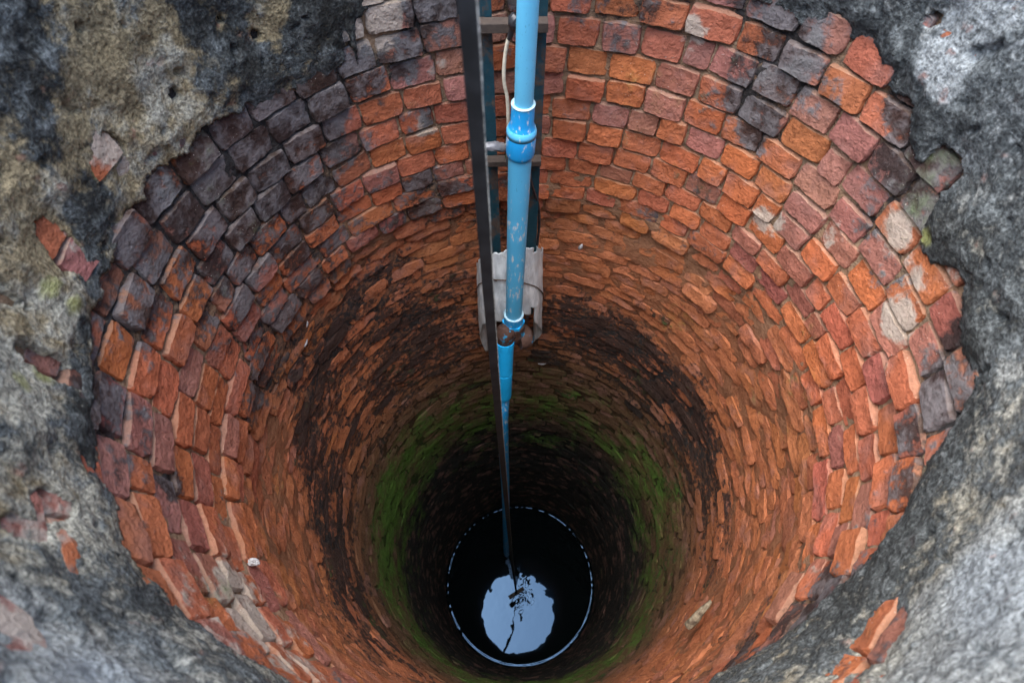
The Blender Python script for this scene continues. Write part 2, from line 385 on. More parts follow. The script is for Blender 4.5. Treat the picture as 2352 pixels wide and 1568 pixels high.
def plaster_field(phi, h):                        # > 0 where the coat still holds (metres from its edge, roughly)
    p = cyl(phi, h, R)
    n = fbm(p, 14, 4, 0.55, 3.1) * 0.020 + fbm(p, 48, 3, 0.5, 9.0) * 0.007
    f = edge_h(phi) - h + n
    for a, b, ra, rb in HO:
        da = (np.mod(phi - a + np.pi, 2 * np.pi) - np.pi) * R
        d = np.sqrt((da / ra) ** 2 + ((h - b) / rb) ** 2)
        f = np.minimum(f, (d - 1.0) * min(ra, rb) + n * 0.6)
    return f

def idw(samples, phi, h, pw=3.0):
    S = np.array([list(on_wall(s[0], s[1])) + list(s[2:]) for s in samples])
    P = cyl(S[:, 0], S[:, 1], R); q = cyl(np.asarray(phi).ravel(), np.asarray(h).ravel(), R)
    out = np.zeros((len(q), S.shape[1] - 2))
    for i in range(0, len(q), 20000):
        d2 = ((q[i:i + 20000, None, :] - P[None]) ** 2).sum(-1) + 0.012 ** 2
        wt = d2 ** (-pw / 2); out[i:i + 20000] = (wt @ S[:, 2:]) / wt.sum(1)[:, None]
    return out
PL = [(40,60,.75,.3),(150,60,.45,.2),(60,200,.75,.3),(200,130,.12,.1),(330,60,.35,.2),(390,120,.2,.5),(440,60,.8,.4),(530,30,.7,.4),(600,40,.3,.1),(560,130,.85,.5),(480,180,.6,.5),(700,60,.95,.5),(760,120,.75,.2),(700,160,.6,.4),
 (300,260,.15,.3),(250,330,.25,.4),(350,250,.2,.6),(420,260,.2,.5),(150,290,.3,.1),(80,330,.7,.3),(40,420,.3,.2),(60,480,.1,.15),(100,450,.15,.3),(200,460,.8,.5),(170,500,.7,.5),(320,390,.2,.3),(300,440,.25,.3),(40,560,.1,.1),
 (100,600,.2,.2),(60,660,.2,.3),(190,600,.75,.5),(130,690,.2,.6),(150,740,.25,.6),(190,760,.8,.5),(60,760,.2,.3),(100,770,.3,.4),(30,700,.15,.3),(20,830,.35,.6),(100,860,.4,.5),(170,880,.8,.6),(190,960,.85,.6),(60,960,.3,.6),
 (120,1000,.5,.5),(200,1020,.8,.6),(40,1060,.6,.6),(100,1110,.3,.4),(170,1180,.3,.5),(220,1240,.4,.5),(60,1200,.3,.5),(260,1300,.55,.6),(100,1310,.6,.6),(330,1400,.7,.6),(60,1400,.5,.8),(200,1420,.6,.7),(120,1480,.35,.8),
 (300,1500,.5,.8),(450,1500,.5,.7),(200,1550,.3,.9),(500,1550,.6,.7),
 (1900,40,.75,.8),(2000,100,.8,.9),(2100,60,.7,.8),(2150,140,.3,.95),(2190,190,.2,1),(2250,60,.4,.9),(2290,20,.3,.9),(2320,150,.6,.9),(2080,190,.9,.9),(2140,260,.8,.9),(2230,260,.75,.9),(2300,250,.6,.9),(2180,330,.75,.9),
 (2250,360,.45,.9),(2320,330,.7,.9),(2150,420,.85,.8),(2250,440,.5,.8),(2320,450,.6,.8),(2200,520,.8,.7),(2280,560,.65,.7),(2330,620,.65,.8),(2240,660,.75,.7),(2300,720,.65,.7),(2260,800,.8,.7),(2330,860,.4,.8),(2290,900,.6,.7),
 (2240,950,.75,.7),(2320,1000,.5,.7),(2200,1050,.7,.7),(2280,1080,.5,.7),(2150,1150,.7,.7),(2330,1130,.55,.7),(2100,1250,.75,.7),(2250,1220,.55,.6),(2050,1330,.75,.7),(2330,1250,.35,.8),(2150,1330,.6,.5),(2300,1330,.2,1),
 (1950,1420,.75,.7),(2150,1400,.45,.8),(2050,1420,.6,.7),(2300,1450,.3,.9),(1900,1500,.65,.7),(2050,1500,.3,.7),(2200,1520,.4,.8),(1800,1530,.6,.6),(1950,1550,.5,.6)]
BR = [(50,1215,.25,.35),(14,1400,.25,.3),(148,572,.0,.25),(142,590,0,.25),(152,555,0,.25),(110,1165,.2,.3),(100,838,.15,.1),(262,335,.1,.4),(260,700,.6,.2),(300,780,.5,.25),(240,800,.55,.15),(230,900,.65,.1),(260,940,.6,.1),(270,1040,.6,.1),(590,460,.7,.05),(520,500,.75,.05),(450,470,.75,.1),(650,300,.85,.05),(560,380,.8,.05),(440,660,.55,.1),(380,600,.6,.1),(560,700,.5,0),(530,640,.55,.05),(870,60,.0,.9),(980,30,.9,.1),(960,90,.5,.1),(1020,70,.4,.1),(930,160,.6,.3),(850,190,.7,.1),(1000,150,.3,.3),(780,220,.8,.1),(700,260,.9,0),(620,290,.8,0),(560,320,.8,.05),(500,340,.9,0),(830,260,.35,.1),(930,230,.05,0),
 (1020,215,.05,.1),(760,310,.8,0),(680,340,.75,0),(610,400,.6,0),(540,420,.85,0),(470,400,.6,.1),(400,420,.4,.35),(480,480,.7,.1),(410,520,.65,.1),(350,560,.5,.1),(280,580,.6,.1),(840,300,.3,0),(900,310,.05,0),(980,290,.2,.4),
 (820,340,.45,0),(760,380,.45,0),(700,420,.6,0),(660,450,.8,0),(600,490,.6,0),(540,540,.6,.1),(470,560,.6,.1),(420,620,.6,.1),(350,640,.6,.1),(290,650,.5,.2),(880,360,.05,0),(960,345,0,0),(1050,330,0,0),(820,400,.2,0),
 (740,450,.4,0),(680,500,.5,0),(620,560,.6,0),(560,620,.65,.1),(490,660,.5,.1),(400,700,.4,.1),(330,740,.55,.3),(260,740,.5,.25),(900,420,.35,0),(980,410,.5,0),(870,480,.2,0),(960,470,.4,.1),(690,600,.5,0),(620,640,.2,0),
 (520,720,.2,0),(460,800,.1,0),(380,800,.1,.1),(310,860,.05,0),(240,860,.45,.15),(480,900,0,0),(420,870,0,0),(380,950,.1,.05),(300,1000,.25,.1),(240,980,.6,.15),(380,1050,.2,0),(330,1100,.3,.1),(400,1110,.75,0),(280,1080,.55,.1),
 (440,1000,.1,.1),(500,1000,.05,0),(360,1150,.1,.1),(430,1180,.05,.15),(300,1180,.4,.1),(460,1240,.05,.1),(520,1330,.1,.5),(330,1260,.2,.1),(420,1300,.1,.25),(600,1250,0,0),(560,1420,.05,.4),(480,1400,.2,.3),(650,1500,.1,.4),
 (560,1500,.3,.2),(640,1150,0,0),(700,1400,0,0),(800,1520,.05,0),
 (1290,20,.1,.1),(1320,20,.4,.1),(1400,30,.3,.1),(1500,30,.5,.35),(1480,90,.15,.1),(1330,90,.1,.1),(1420,100,.3,.1),(1530,60,.2,.1),(1600,70,.35,.5),(1650,20,.15,0),(1700,40,.5,.05),(1780,80,.6,.1),(1860,110,.75,.3),(1920,130,.3,.1),
 (1970,190,.1,0),(1640,120,.1,.1),(1700,150,.4,.3),(1760,170,.65,.3),(1820,180,.75,.3),(1290,150,.05,.1),(1380,160,0,0),(1500,130,0,0),(1470,180,0,0),(1620,170,.05,.05),(1700,230,.65,0),(1760,270,.5,.1),(1880,250,.35,0),(1990,290,.1,0),
 (2060,260,.8,.1),(2070,370,.7,.1),(1830,290,.1,0),(1900,340,.05,.1),(1740,320,.8,.05),(1640,270,.2,.05),(1660,330,.1,.05),(1560,200,0,0),(1570,280,0,0),(1700,380,.1,.1),(1800,370,.3,.1),(1990,440,.4,.2),(2070,430,.55,.1),(1900,430,0,0),
 (1760,430,0,0),(1850,470,0,0),(1680,430,.1,0),(1760,500,.1,.45),(1900,540,.15,.4),(1990,520,.5,.2),(2060,530,.2,.6),(2130,540,.6,.1),(1940,600,.05,0),(2030,620,.4,.3),(2110,630,.2,.3),(2160,640,.1,.2),(1850,600,0,0),(2060,740,.15,.6),
 (2140,750,.1,.1),(1980,700,0,0),(1900,700,0,0),(2180,800,.5,.35),(2010,830,0,.2),(2080,860,.1,.1),(2130,880,.65,.1),(1950,850,0,0),(1960,950,0,0),(2060,950,.2,.1),(2110,970,.5,.1),(2160,930,.7,.1),(1880,950,0,0),(1990,1050,0,0),
 (2060,1010,.55,.1),(2100,1060,.4,.1),(2060,1130,.5,.1),(1950,1130,0,0),(2000,1200,.35,.2),(1960,1220,.3,.3),(2040,1190,.2,.1),(1900,1250,.1,.1),(1860,1340,.4,.2),(1900,1330,.6,.1),(1820,1420,.5,.2),(1750,1450,.2,.1),(1700,1480,.45,.1),
 (1850,1150,0,0),(1750,1000,0,0),(1700,800,0,0),(1600,700,0,0),(1400,420,0,0),(1300,350,0,0),(1700,1300,0,0),(1600,1480,.2,.1),
 (1000,680,.55,0),(900,640,.5,0),(960,740,.85,0),(850,720,.65,0),(800,800,.75,0),(760,860,.75,0),(700,900,.45,0),(720,980,.7,0),(740,1100,.8,0),(760,1200,.8,0),(790,1300,.75,0),(830,1400,.7,0),(900,1480,.6,0),(1300,700,.6,0),
 (1350,760,.7,0),(1450,800,.8,0),(1520,880,.75,0),(1580,960,.75,0),(1620,1050,.6,0),(1640,1180,.6,0),(1630,1280,.5,.1),(1580,1400,.2,0),(1700,1100,.05,0),(650,800,.4,0),(620,850,.55,0),(660,1000,.1,0),(690,1150,.15,0),(1450,650,.1,0),
 (1300,600,.05,0),(1000,560,.1,0),(850,580,.2,0),(760,700,.3,0),(1560,800,.2,0),(900,550,.2,0),(940,800,.6,0),(1300,820,.45,0),(1030,620,.35,0),(1100,850,.4,0),(1250,900,.35,0),(1000,900,.35,0),(1400,900,.4,0),(840,1000,.4,0),
 (850,1200,.35,0),(900,1350,.35,0),(1550,1150,.35,0),(1500,1350,.35,0),(1500,1450,.3,0),(1000,1530,.3,0),(1300,1540,.3,0)]
MOSS = [(860,1270,1.0),(880,1150,.95),(930,1050,.85),(850,1360,.6),(1010,960,.6),(1100,900,.5),(1200,890,.5),(1300,920,.45),(1400,970,.4),(1480,1090,.9),(1500,1160,.7),(1510,1260,.35),(1180,1550,.75),(900,1440,.55),(1450,1480,.55),(1050,1520,.65),(1330,1540,.65)]
def wear(phi, h):
    hh = np.asarray(h); hn = hh / R
    sl = idw(BR, phi, np.minimum(hh, 5.2 * R))
    soot = sl[:, 0]; lime = sl[:, 1]
    S = np.array([on_wall(m[0], m[1])[0] for m in MOSS]); vals = np.array([m[2] for m in MOSS])
    d = np.abs(np.mod(np.asarray(phi)[:, None] - S[None] + np.pi, 2 * np.pi) - np.pi); wt = 1 / (d ** 2 + 0.02)
    ms = (wt * vals).sum(1) / wt.sum(1)
    moss = ms * np.exp(-((hn - 4.1) / np.where(hn < 4.1, 0.55, 1.0)) ** 2)
    dust = 1 - smooth(1.35, 2.2, hn)
    soot = soot * (1 - .34 * smooth(1.9, 2.5, hn)) + .13 * np.exp(-((hn - 2.95) / .33) ** 2) * smooth(2.1, 1.6, np.abs(np.asarray(phi) + .15))
    return np.stack([soot, 1.25 * lime * (hn < 2.6), moss, dust], -1)

# ---------------------------------------------------------------- ground, water
a = np.linspace(0, 2 * np.pi, 128, endpoint=False); rr = np.array([0.97, 1.3, 1.8, 2.6, 4, 7, 14, 30, 80, 200.0])
V = np.stack([np.outer(np.cos(a), rr), np.outer(np.sin(a), rr), np.zeros((128, len(rr)))], -1)
V[..., 2] += fbm(V, 0.8, 3) * 0.03 * np.clip((rr - 1.2) / 2, 0, 1)
F = grid_faces(128, len(rr), True)[:, ::-1]
g = mk('ground', V.reshape(-1, 3), F, M['ground']); g['kind'] = 'structure'

BAR = at_h(1186, 1361, 7.22 * R)
na = 360
rad = np.concatenate([np.linspace(0.004, 0.62, 130), R + 0.016 - np.array([0.040, 0.0265, 0.0250, 0.0235, 0.022, 0.0205, 0.019, 0.0170, 0.015, 0.008, -0.012])])
a = np.linspace(0, 2 * np.pi, na, endpoint=False)
X = np.outer(np.cos(a), rad); Y = np.outer(np.sin(a), rad); Zb = np.zeros_like(X)
P0 = np.stack([X, Y, Zb], -1)
rc = at_h(1200, 1372, WH)
mask = np.exp(-(((X - rc[0] - 0.02) / 0.10) ** 2 + ((Y - rc[1]) / 0.075) ** 2))
mask2 = np.exp(-(((X - BAR[0]) / 0.25) ** 2 + ((Y - BAR[1] + 0.05) / 0.22) ** 2))
Zb += (fbm(P0, 17, 2, 0.45, 5.5) * 0.0034 * mask + fbm(P0, 13, 2, 0.4, 2.5) * 0.0008 * mask2 + fbm(P0, 8, 2, .4, 6.) * .00026)
dd = np.hypot(X - BAR[0], Y - BAR[1]); Zb += 0.00012 * np.sin(dd * 2 * np.pi / 0.045) * np.exp(-dd / 0.06)
edge = np.clip((rad - (R + 0.016 - 0.0265)) / 0.010, 0, 1.2)
am = 0.8 + 0.9 * fbm(np.stack([np.cos(a) * 3, np.sin(a) * 3, 0 * a], -1), 2.6, 2, 0.5)
gap = fbm(np.stack([np.cos(a) * 6, np.sin(a) * 6, 0 * a], -1), 3.2, 2, .6, 12.)
am *= smooth(-.34, -.22, gap + np.where(np.sin(a) < -.35, .10, -.17 + .06 * np.cos(a)))
Zb += np.outer(np.clip(am, 0, 2), edge ** 2 * 0.0011)
V = np.stack([X, Y, Zb + CZ - WH], -1)
F = grid_faces(na, len(rad), True)[:, ::-1]
wv = np.vstack([V.reshape(-1, 3), [[0, 0, V[0, 0, 2]]]])
ctr = len(wv) - 1
Fl = [tuple(f) for f in F] + [(ctr, i * len(rad), ((i + 1) % na) * len(rad)) for i in range(na)]
wt = mk('water', wv, Fl, M['water']); wt['kind'] = 'structure'

# ---------------------------------------------------------------- the well
well = thing('brick_well', 'round deep brick well shaft with flaking grey plaster at its mouth, green moss far down', 'well', (0, 0, 0))

# shape of the shaft: the lower, older masonry is set back and worn hollow
def shaft_r(phi, h):
    hn = np.asarray(h) / R
    p = cyl(phi, h, R)
    r = R + 0.022 * smooth(1.66, 1.95, hn) + fbm(p * np.array([1, 1, 1.6]), 2.6, 3, 0.5, 7.7) * 0.016 * smooth(1.0, 2.0, hn) + fbm(p, 1.6, 2, 0.5, 1.2) * 0.008
    return r

# courses
courses = []
h = 0.26 * R
while h < WH + 0.02:
    ch = (0.0665 + rng.uniform(-.003, .004)) if h < 1.5 * R else (0.055 + rng.uniform(-.005, .005)) if h < 1.8 * R else (0.049 + rng.uniform(-.005, .005)) if h < 3 * R else (0.057 + rng.uniform(-.006, .006))
    courses.append((h, ch)); h += ch
PAL_TOP = [((.30, .135, .105), 4), ((.27, .115, .09), 3), ((.34, .115, .062), 3), ((.36, .12, .055), 2)]
PAL_UP = [((.39, .118, .053), 5), ((.36, .112, .056), 4), ((.31, .125, .09), 2), ((.40, .125, .052), 2), ((.25, .085, .062), 1)]
PAL_LO = [((.36, .128, .055), 4), ((.33, .115, .052), 3), ((.37, .138, .06), 2), ((.29, .10, .05), 2)]
def pick(pal):
    c = rng.choice(len(pal), p=np.array([x[1] for x in pal]) / sum(x[1] for x in pal)); c = np.array(pal[c][0]); return np.clip(c * rng.uniform(.9, 1.1) + rng.normal(0, .005, 3), .02, .6)
bricks = []       # phi, h centre, half width, half height, zone, tilt
for ci, (h0, ch) in enumerate(courses):
    hn = h0 / R; up = hn < 1.8
    L = 2 * np.pi * R; s = rng.uniform(0, .12); end = s + L; row = []
    while s < end - 0.03:
        wdt = (rng.uniform(.095, .114) if rng.random() < .92 else rng.uniform(.06, .08)) if hn < 1.55 else rng.uniform(.09, .15) if hn < 1.8 else (rng.uniform(.10, .20) if hn < 4.5 else rng.uniform(.13, .22))
        if end - s - wdt < 0.06: wdt = end - s
        row.append((s, wdt)); s += wdt
    for s, wdt in row:
        phi = (s + wdt / 2) / R - np.pi
        hc = h0 + ch / 2
        wob = float(fbm(cyl(phi, h0, R) * np.array([1, 1, .35]), 2.2, 2, .5, 4.4)) * (0.012 if up else 0.011)
        jt = rng.uniform(.002, .006) if up else rng.uniform(-.004, .002) if hn < 2.3 else rng.uniform(-.005, .001)
        jv = rng.uniform(.004, .0085) if hn < 1.5 else rng.uniform(.002, .006) if hn < 2.1 else rng.uniform(.004, .009) if hn < 3.3 else rng.uniform(.005, .012)
        bricks.append([phi, hc + wob + rng.normal(0, .0015), max(.015, (wdt - jt) / 2), max(.012, (ch - jv) / 2), hn, wdt])
B = np.array(bricks)
pc = cyl(B[:, 0], B[:, 1], R); px, py, pz = project(pc)
# leave out bricks wholly under the plaster and those behind the camera's own side of the mouth that nothing shows
pf = np.full(len(B), -9.0)
upi = np.where(B[:, 4] < 2.4)[0]
pf[upi] = np.min([plaster_field(B[upi, 0] + du * B[upi, 2] / R, B[upi, 1] + dv * B[upi, 3]) for du in (-1, 0, 1) for dv in (-1, 0, 1)], axis=0)
keep = pf < 0.004
B = B[keep]; pc, px, py, pz, pf = pc[keep], px[keep], py[keep], pz[keep], pf[keep]
# apparent size in the photograph
e_t = np.stack([np.cos(B[:, 0]), -np.sin(B[:, 0]), 0 * B[:, 0]], -1)
x1, y1, _ = project(pc + e_t * B[:, 2:3]); x2, y2, _ = project(pc + np.array([0, 0, 1]) * B[:, 3:4])
area = np.abs((x1 - px) * (y2 - py) - (y1 - py) * (x2 - px)) * 4
inview = (pz > 0.05) & (px > -30) & (px < 2382) & (py > -30) & (py < 1598)
area = np.where(inview, area, 0)
single = np.zeros(len(B), bool); single[np.argsort(-area)[:300]] = True; single &= inview

def brick_verts(nu, nv):
    def cl(n):
        t = np.linspace(-1, 1, n - 2) if n > 4 else np.linspace(-1, 1, n)
        if n > 4: t = np.concatenate([[-1], t * 0.93, [1]])
        return t
    u, v = np.meshgrid(cl(nu), cl(nv), indexing='ij')
    ring = (np.abs(u) > .99) | (np.abs(v) > .99)
    idx = np.arange(nu * nv).reshape(nu, nv)
    border = list(idx[:, 0]) + list(idx[-1, 1:]) + list(idx[-2::-1, -1]) + list(idx[0, -2:0:-1])
    F = list(map(tuple, grid_faces(nu, nv)))
    nb = len(border); off = nu * nv
    for i in range(nb):
        j = (i + 1) % nb; F.append((border[j], border[i], off + i, off + j))
    U = np.concatenate([u.ravel(), u.ravel()[border]]); Vv = np.concatenate([v.ravel(), v.ravel()[border]])
    W = np.concatenate([np.where(ring.ravel(), .0040, 0.0), np.full(nb, .055)])
    K = np.concatenate([ring.ravel(), np.ones(nb, bool)])
    return U, Vv, W, K, np.array(F)
def build_brick(b, tpl):
    U, Vv, W, K, _ = tpl; phi, hc, hw, hh, hn, _w = b; low = hn > 1.55
    r0 = float(shaft_r(phi, hc)) + np.clip(rng.normal(0, .0035 if not low else .0032 - .0008 * float(smooth(1.7, 2.4, hn))), -.007, .004) + (float(fbm(cyl(phi, hc, R) * np.array([1, 1, 6.0]), 4.0, 2, .5, 3.3)) * .009 if low else 0)
    rnd = .07 if not low else .09
    cor = 1 - rnd * (np.abs(U) ** 4) * (np.abs(Vv) ** 4)
    x = U * hw * cor; z = Vv * hh * (cor if low else 1 - .06 * (np.abs(U) ** 4) * (np.abs(Vv) ** 4))
    qf = float(smooth(1.6, 2.3, hn))
    if low: W = np.where((np.abs(U) > .99) & (W < .02), W * (1 - .75 * qf), W)
    wv_ = W * (1.0 if not low else 1.2) + (0 if low else 0.0025) * (Vv > .99) * (W < .02) * (W > 0)
    wv_ = wv_ + 0.0015 * U ** 2
    al, be, ga = rng.normal(0, .035 if not low else .018, 3)
    x, z = x * math.cos(ga) - z * math.sin(ga), x * math.sin(ga) * .5 + z
    wv_ = wv_ + x * al + z * (be + (.12 + .10 * float(smooth(1.8, 2.8, hn)) if low else .04))
    er = np.array([math.sin(phi), math.cos(phi), 0]); et = np.array([math.cos(phi), -math.sin(phi), 0])
    return er * (r0 + wv_)[:, None] + et * x[:, None] + np.array([0, 0, 1.0]) * (CZ - hc + z)[:, None]
TB, TM, TS = brick_verts(12, 9), brick_verts(9, 6), brick_verts(6, 5)
allV, meta = [], []
for i, b in enumerate(B):
    tpl = TB if b[4] < 1.85 else TM if b[4] < 3.6 else TS
    v = build_brick(b, tpl); allV.append(v); meta.append(tpl)
cnt = np.array([len(v) for v in allV]); st = np.concatenate([[0], np.cumsum(cnt)])
AV = np.concatenate(allV); owner = np.repeat(np.arange(len(B)), cnt)
rid = rng.random(len(B)); off = (rid[owner] * 40)[:, None] * np.array([1, .7, .3])
lowv = smooth(1.45, 1.9, B[owner, 4])
phi_v = np.arctan2(AV[:, 0], AV[:, 1]); h_v = CZ - AV[:, 2]
er = np.stack([np.sin(phi_v), np.cos(phi_v), 0 * phi_v], -1)
d1 = fbm(AV + off, 20, 3, .55); d2 = fbm(AV + off, 48, 2, .6, 2.2)
deepv = smooth(2.0, 3.0, B[owner, 4])
AV = AV + er * (d1 * (.0035 + .0065 * lowv - .005 * deepv) + d2 * (.0030 + .003 * lowv - .002 * deepv))[:, None]
AV[:, 2] += fbm(AV + off, 30, 3, .55, 6.1) * (.0050 + .003 * lowv) + fbm(AV + off, 11, 2, .5, 16.1) * .0045 * deepv
et = np.stack([np.cos(phi_v), -np.sin(phi_v), 0 * phi_v], -1)
AV += et * (fbm(AV + off, 30, 3, .55, 8.8) * .0050 * (1 - deepv))[:, None]
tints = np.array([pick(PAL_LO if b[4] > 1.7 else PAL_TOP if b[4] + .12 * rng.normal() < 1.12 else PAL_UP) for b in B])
# deep masonry is damp, dull brown; shade of the depth put into the tint
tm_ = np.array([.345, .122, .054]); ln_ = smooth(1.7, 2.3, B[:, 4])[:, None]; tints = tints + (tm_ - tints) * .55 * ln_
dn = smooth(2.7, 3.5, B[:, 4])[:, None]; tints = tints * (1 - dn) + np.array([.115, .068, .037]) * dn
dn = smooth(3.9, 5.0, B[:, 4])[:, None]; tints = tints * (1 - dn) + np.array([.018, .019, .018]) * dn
wr = wear(phi_v, h_v)
wr[:, 0] += (rng.normal(0, .09, len(B)))[owner] * (wr[:, 0] > .12)
wr = np.clip(wr, 0, 1)
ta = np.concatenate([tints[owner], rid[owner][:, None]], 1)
LV, LF, LT, LW, nl = [], [], [], [], 0
for i in range(len(B)):
    sl = slice(st[i], st[i + 1])
    if single[i]:
        c = AV[sl].mean(0)
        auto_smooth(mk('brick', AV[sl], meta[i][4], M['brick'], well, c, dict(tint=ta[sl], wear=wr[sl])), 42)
    else:
        LV.append(AV[sl]); LT.append(ta[sl]); LW.append(wr[sl]); LF.append(meta[i][4] + nl); nl += cnt[i]
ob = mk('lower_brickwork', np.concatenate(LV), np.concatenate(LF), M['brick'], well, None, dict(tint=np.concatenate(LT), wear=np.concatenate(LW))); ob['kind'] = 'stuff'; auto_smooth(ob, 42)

# mortar bed behind the bricks
na, nh = 420, 620
a = np.linspace(-np.pi, np.pi, na, endpoint=False); hh = np.concatenate([np.linspace(0.24 * R, 1.8 * R, 260), np.linspace(1.815 * R, WH + .05, nh - 260)])
A, H = np.meshgrid(a, hh, indexing='ij')
p = cyl(A, H, R); rw = shaft_r(A, H) + .0105 - .0065 * smooth(1.5, 1.95, H / R) + .0035 * smooth(3.0, 3.8, H / R) + np.clip(fbm(p, 17, 3, .55, 11.0) * .008 + fbm(p, 60, 2, .5, 1.0) * .004, -.004, .02)
V = cyl(A, H, rw).reshape(-1, 3); F = grid_faces(na, nh, True)[:, ::-1]
wm = wear(A.ravel(), H.ravel())
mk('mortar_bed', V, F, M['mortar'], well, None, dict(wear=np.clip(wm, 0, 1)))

# plaster: outside of the parapet, over the rim, and down the inside to its ragged edge
na = 1150
outer = [(.955, CZ + .03), (.952, CZ * .8), (.950, CZ * .5), (.948, .24), (.946, .10), (.944, -.024), (.935, -.054), (.915, -.074), (.88, -.082), (.83, -.085), (.78, -.084), (.74, -.079), (.715, -.069), (.702, -.052)]
hi_ = np.arange(-.034, 1.95 * R, .0050)
A1 = np.linspace(-np.pi, np.pi, na, endpoint=False)
A, H = np.meshgrid(A1, hi_, indexing='ij')
p = cyl(A, H, R)
f = plaster_field(A.ravel(), H.ravel()).reshape(A.shape)
lump = fbm(p, 5, 3, .5, 20.0) * .012 + fbm(p, 22, 4, .55, 30.0) * .0050 + fbm(p, 75, 2, .5, 40.) * .0025
pit = smooth(.30, .62, fbm(p, 26, 2, .5, 50.)) * .012
thick = .003 + (.010 + .003 * np.sin(A)) * smooth(0, .06, f) + .008 * smooth(.05, .25, f)
rP = R - thick + lump + pit
rP = np.where(f > 0, np.minimum(rP, R + .012), R + .03)
Vin = cyl(A, H, rP)
out_r = np.array([r for r, _ in outer]); out_h = np.array([h for _, h in outer])
Ao, Ho = np.meshgrid(A1, out_h, indexing='ij'); Ro = np.broadcast_to(out_r, Ao.shape)
po = cyl(Ao, Ho, Ro); Ro = Ro + fbm(po, 5, 4, .55, 20.0) * .014 * (out_r < .95) ; Ho2 = Ho + fbm(po, 7, 4, .55, 33.) * .018 * ((out_r < .948) & (out_r > .71))
Vo = cyl(Ao, Ho2, Ro)
V = np.concatenate([Vo, Vin], 1); nv = V.shape[1]
F = grid_faces(na, nv, True)[:, ::-1]
ff = np.concatenate([np.ones(Ao.shape), f], 1).ravel()
F = F[(ff[F] > 0).any(1)]
used = np.unique(F); remap = np.zeros(na * nv, int); remap[used] = np.arange(len(used))
pa = np.concatenate([Ao, A], 1).ravel()[used]; ph_ = np.clip(np.concatenate([Ho, H], 1).ravel()[used], .3, None)
s2 = idw(PL, pa, ph_, 3.2)
LICH = [(220,395),(85,850),(30,880),(110,660),(160,700),(2100,520),(2130,540)]
lv = np.zeros(len(used)); q = cyl(pa, ph_, R)
for x, y in LICH:
    c = cyl(*on_wall(x, y), R); lv = np.maximum(lv, .75 * np.exp(-((q - c) ** 2).sum(1) / .03 ** 2))
# fresh broken lip at the edge of the coat is paler
lipv = ff[used]; s2[:, 0] -= .25 * np.exp(-(lipv / .006) ** 2)
wat = np.stack([np.clip(s2[:, 0], 0, 1), np.clip(s2[:, 1], 0, 1), lv, np.zeros(len(used))], -1)
mk('plaster_coating', V.reshape(-1, 3)[used], remap[F], M['plaster'], well, None, dict(wear=wat))

# ---------------------------------------------------------------- pump frame on the far wall
def wear_attr(o, fn):
    me = o.data; n = len(me.vertices); co = np.zeros(n * 3, np.float32); me.vertices.foreach_get('co', co); co = co.reshape(-1, 3) + np.array(parent_world(o.parent) + o.location if o.parent else o.location)
    v = fn(co); at = me.attributes.new('wear', 'FLOAT_COLOR', 'POINT'); at.data.foreach_set('color', np.stack([v, 0 * v, 0 * v, 0 * v + 1], -1).astype(np.float32).ravel())
YR = 1.655 * R                # rails, distance ahead of the camera
t0 = at_y(1114, 0, YR); t1 = at_y(1136, 560, YR); t2 = at_y(1241, 0, YR); t3 = at_y(1220, 560, YR)
xl = (t0[0] + t1[0]) / 2; xr = (t2[0] + t3[0]) / 2; yr = CAM[1] + YR
ztop = RIM + 0.10; zbot = at_y(1136, 720, YR)[2]
frame = thing('steel_frame', 'rusty dark teal angle iron frame upright on the far wall behind the blue pipe', 'frame', (0.5 * (xl + xr), yr, zbot))
def angle_rail(x, side):
    w_, d_, t_ = .033, .030, .004
    prof = np.array([(-w_ / 2, 0), (w_ / 2, 0), (w_ / 2, d_), (w_ / 2 - t_, d_), (w_ / 2 - t_, t_), (-w_ / 2, t_)]) if side > 0 else np.array([(-w_ / 2, 0), (w_ / 2, 0), (w_ / 2, t_), (-w_ / 2 + t_, t_), (-w_ / 2 + t_, d_), (-w_ / 2, d_)])
    zs = np.linspace(zbot, ztop, 40); k = 6
    V = np.array([[x + a_, yr - .006 + b_, z] for z in zs for a_, b_ in prof]); F = []
    for i in range(39):
        for j in range(k): F.append((i * k + j, i * k + (j + 1) % k, (i + 1) * k + (j + 1) % k, (i + 1) * k + j))
    F.append((5, 4, 3, 2, 1, 0)); F.append(tuple(39 * k + j for j in range(k)))
    o = mk('rail', V, F, M['steel'], frame, None, None, False); wear_attr(o, lambda c: .14 + .6 * fbm(c, 5, 2)); return o
angle_rail(xl, -1); angle_rail(xr, 1)
def crossbar(py, hgt, xa, xb, dy=-.012):
    c = at_y(1170, py, YR + dy)
    V, F = boxvf((xa, yr - .036, c[2] - hgt / 2), (xb, yr - .0085, c[2] + hgt / 2))
    o = mk('crossbar', V, F, M['steel'], frame, None, None, False); bevel(o, .002); wear_attr(o, lambda c: np.full(len(c), .85)); return o
crossbar(52, .021, xl - .017, xr + .017); crossbar(364, .018, xl - .017, xr + .017)

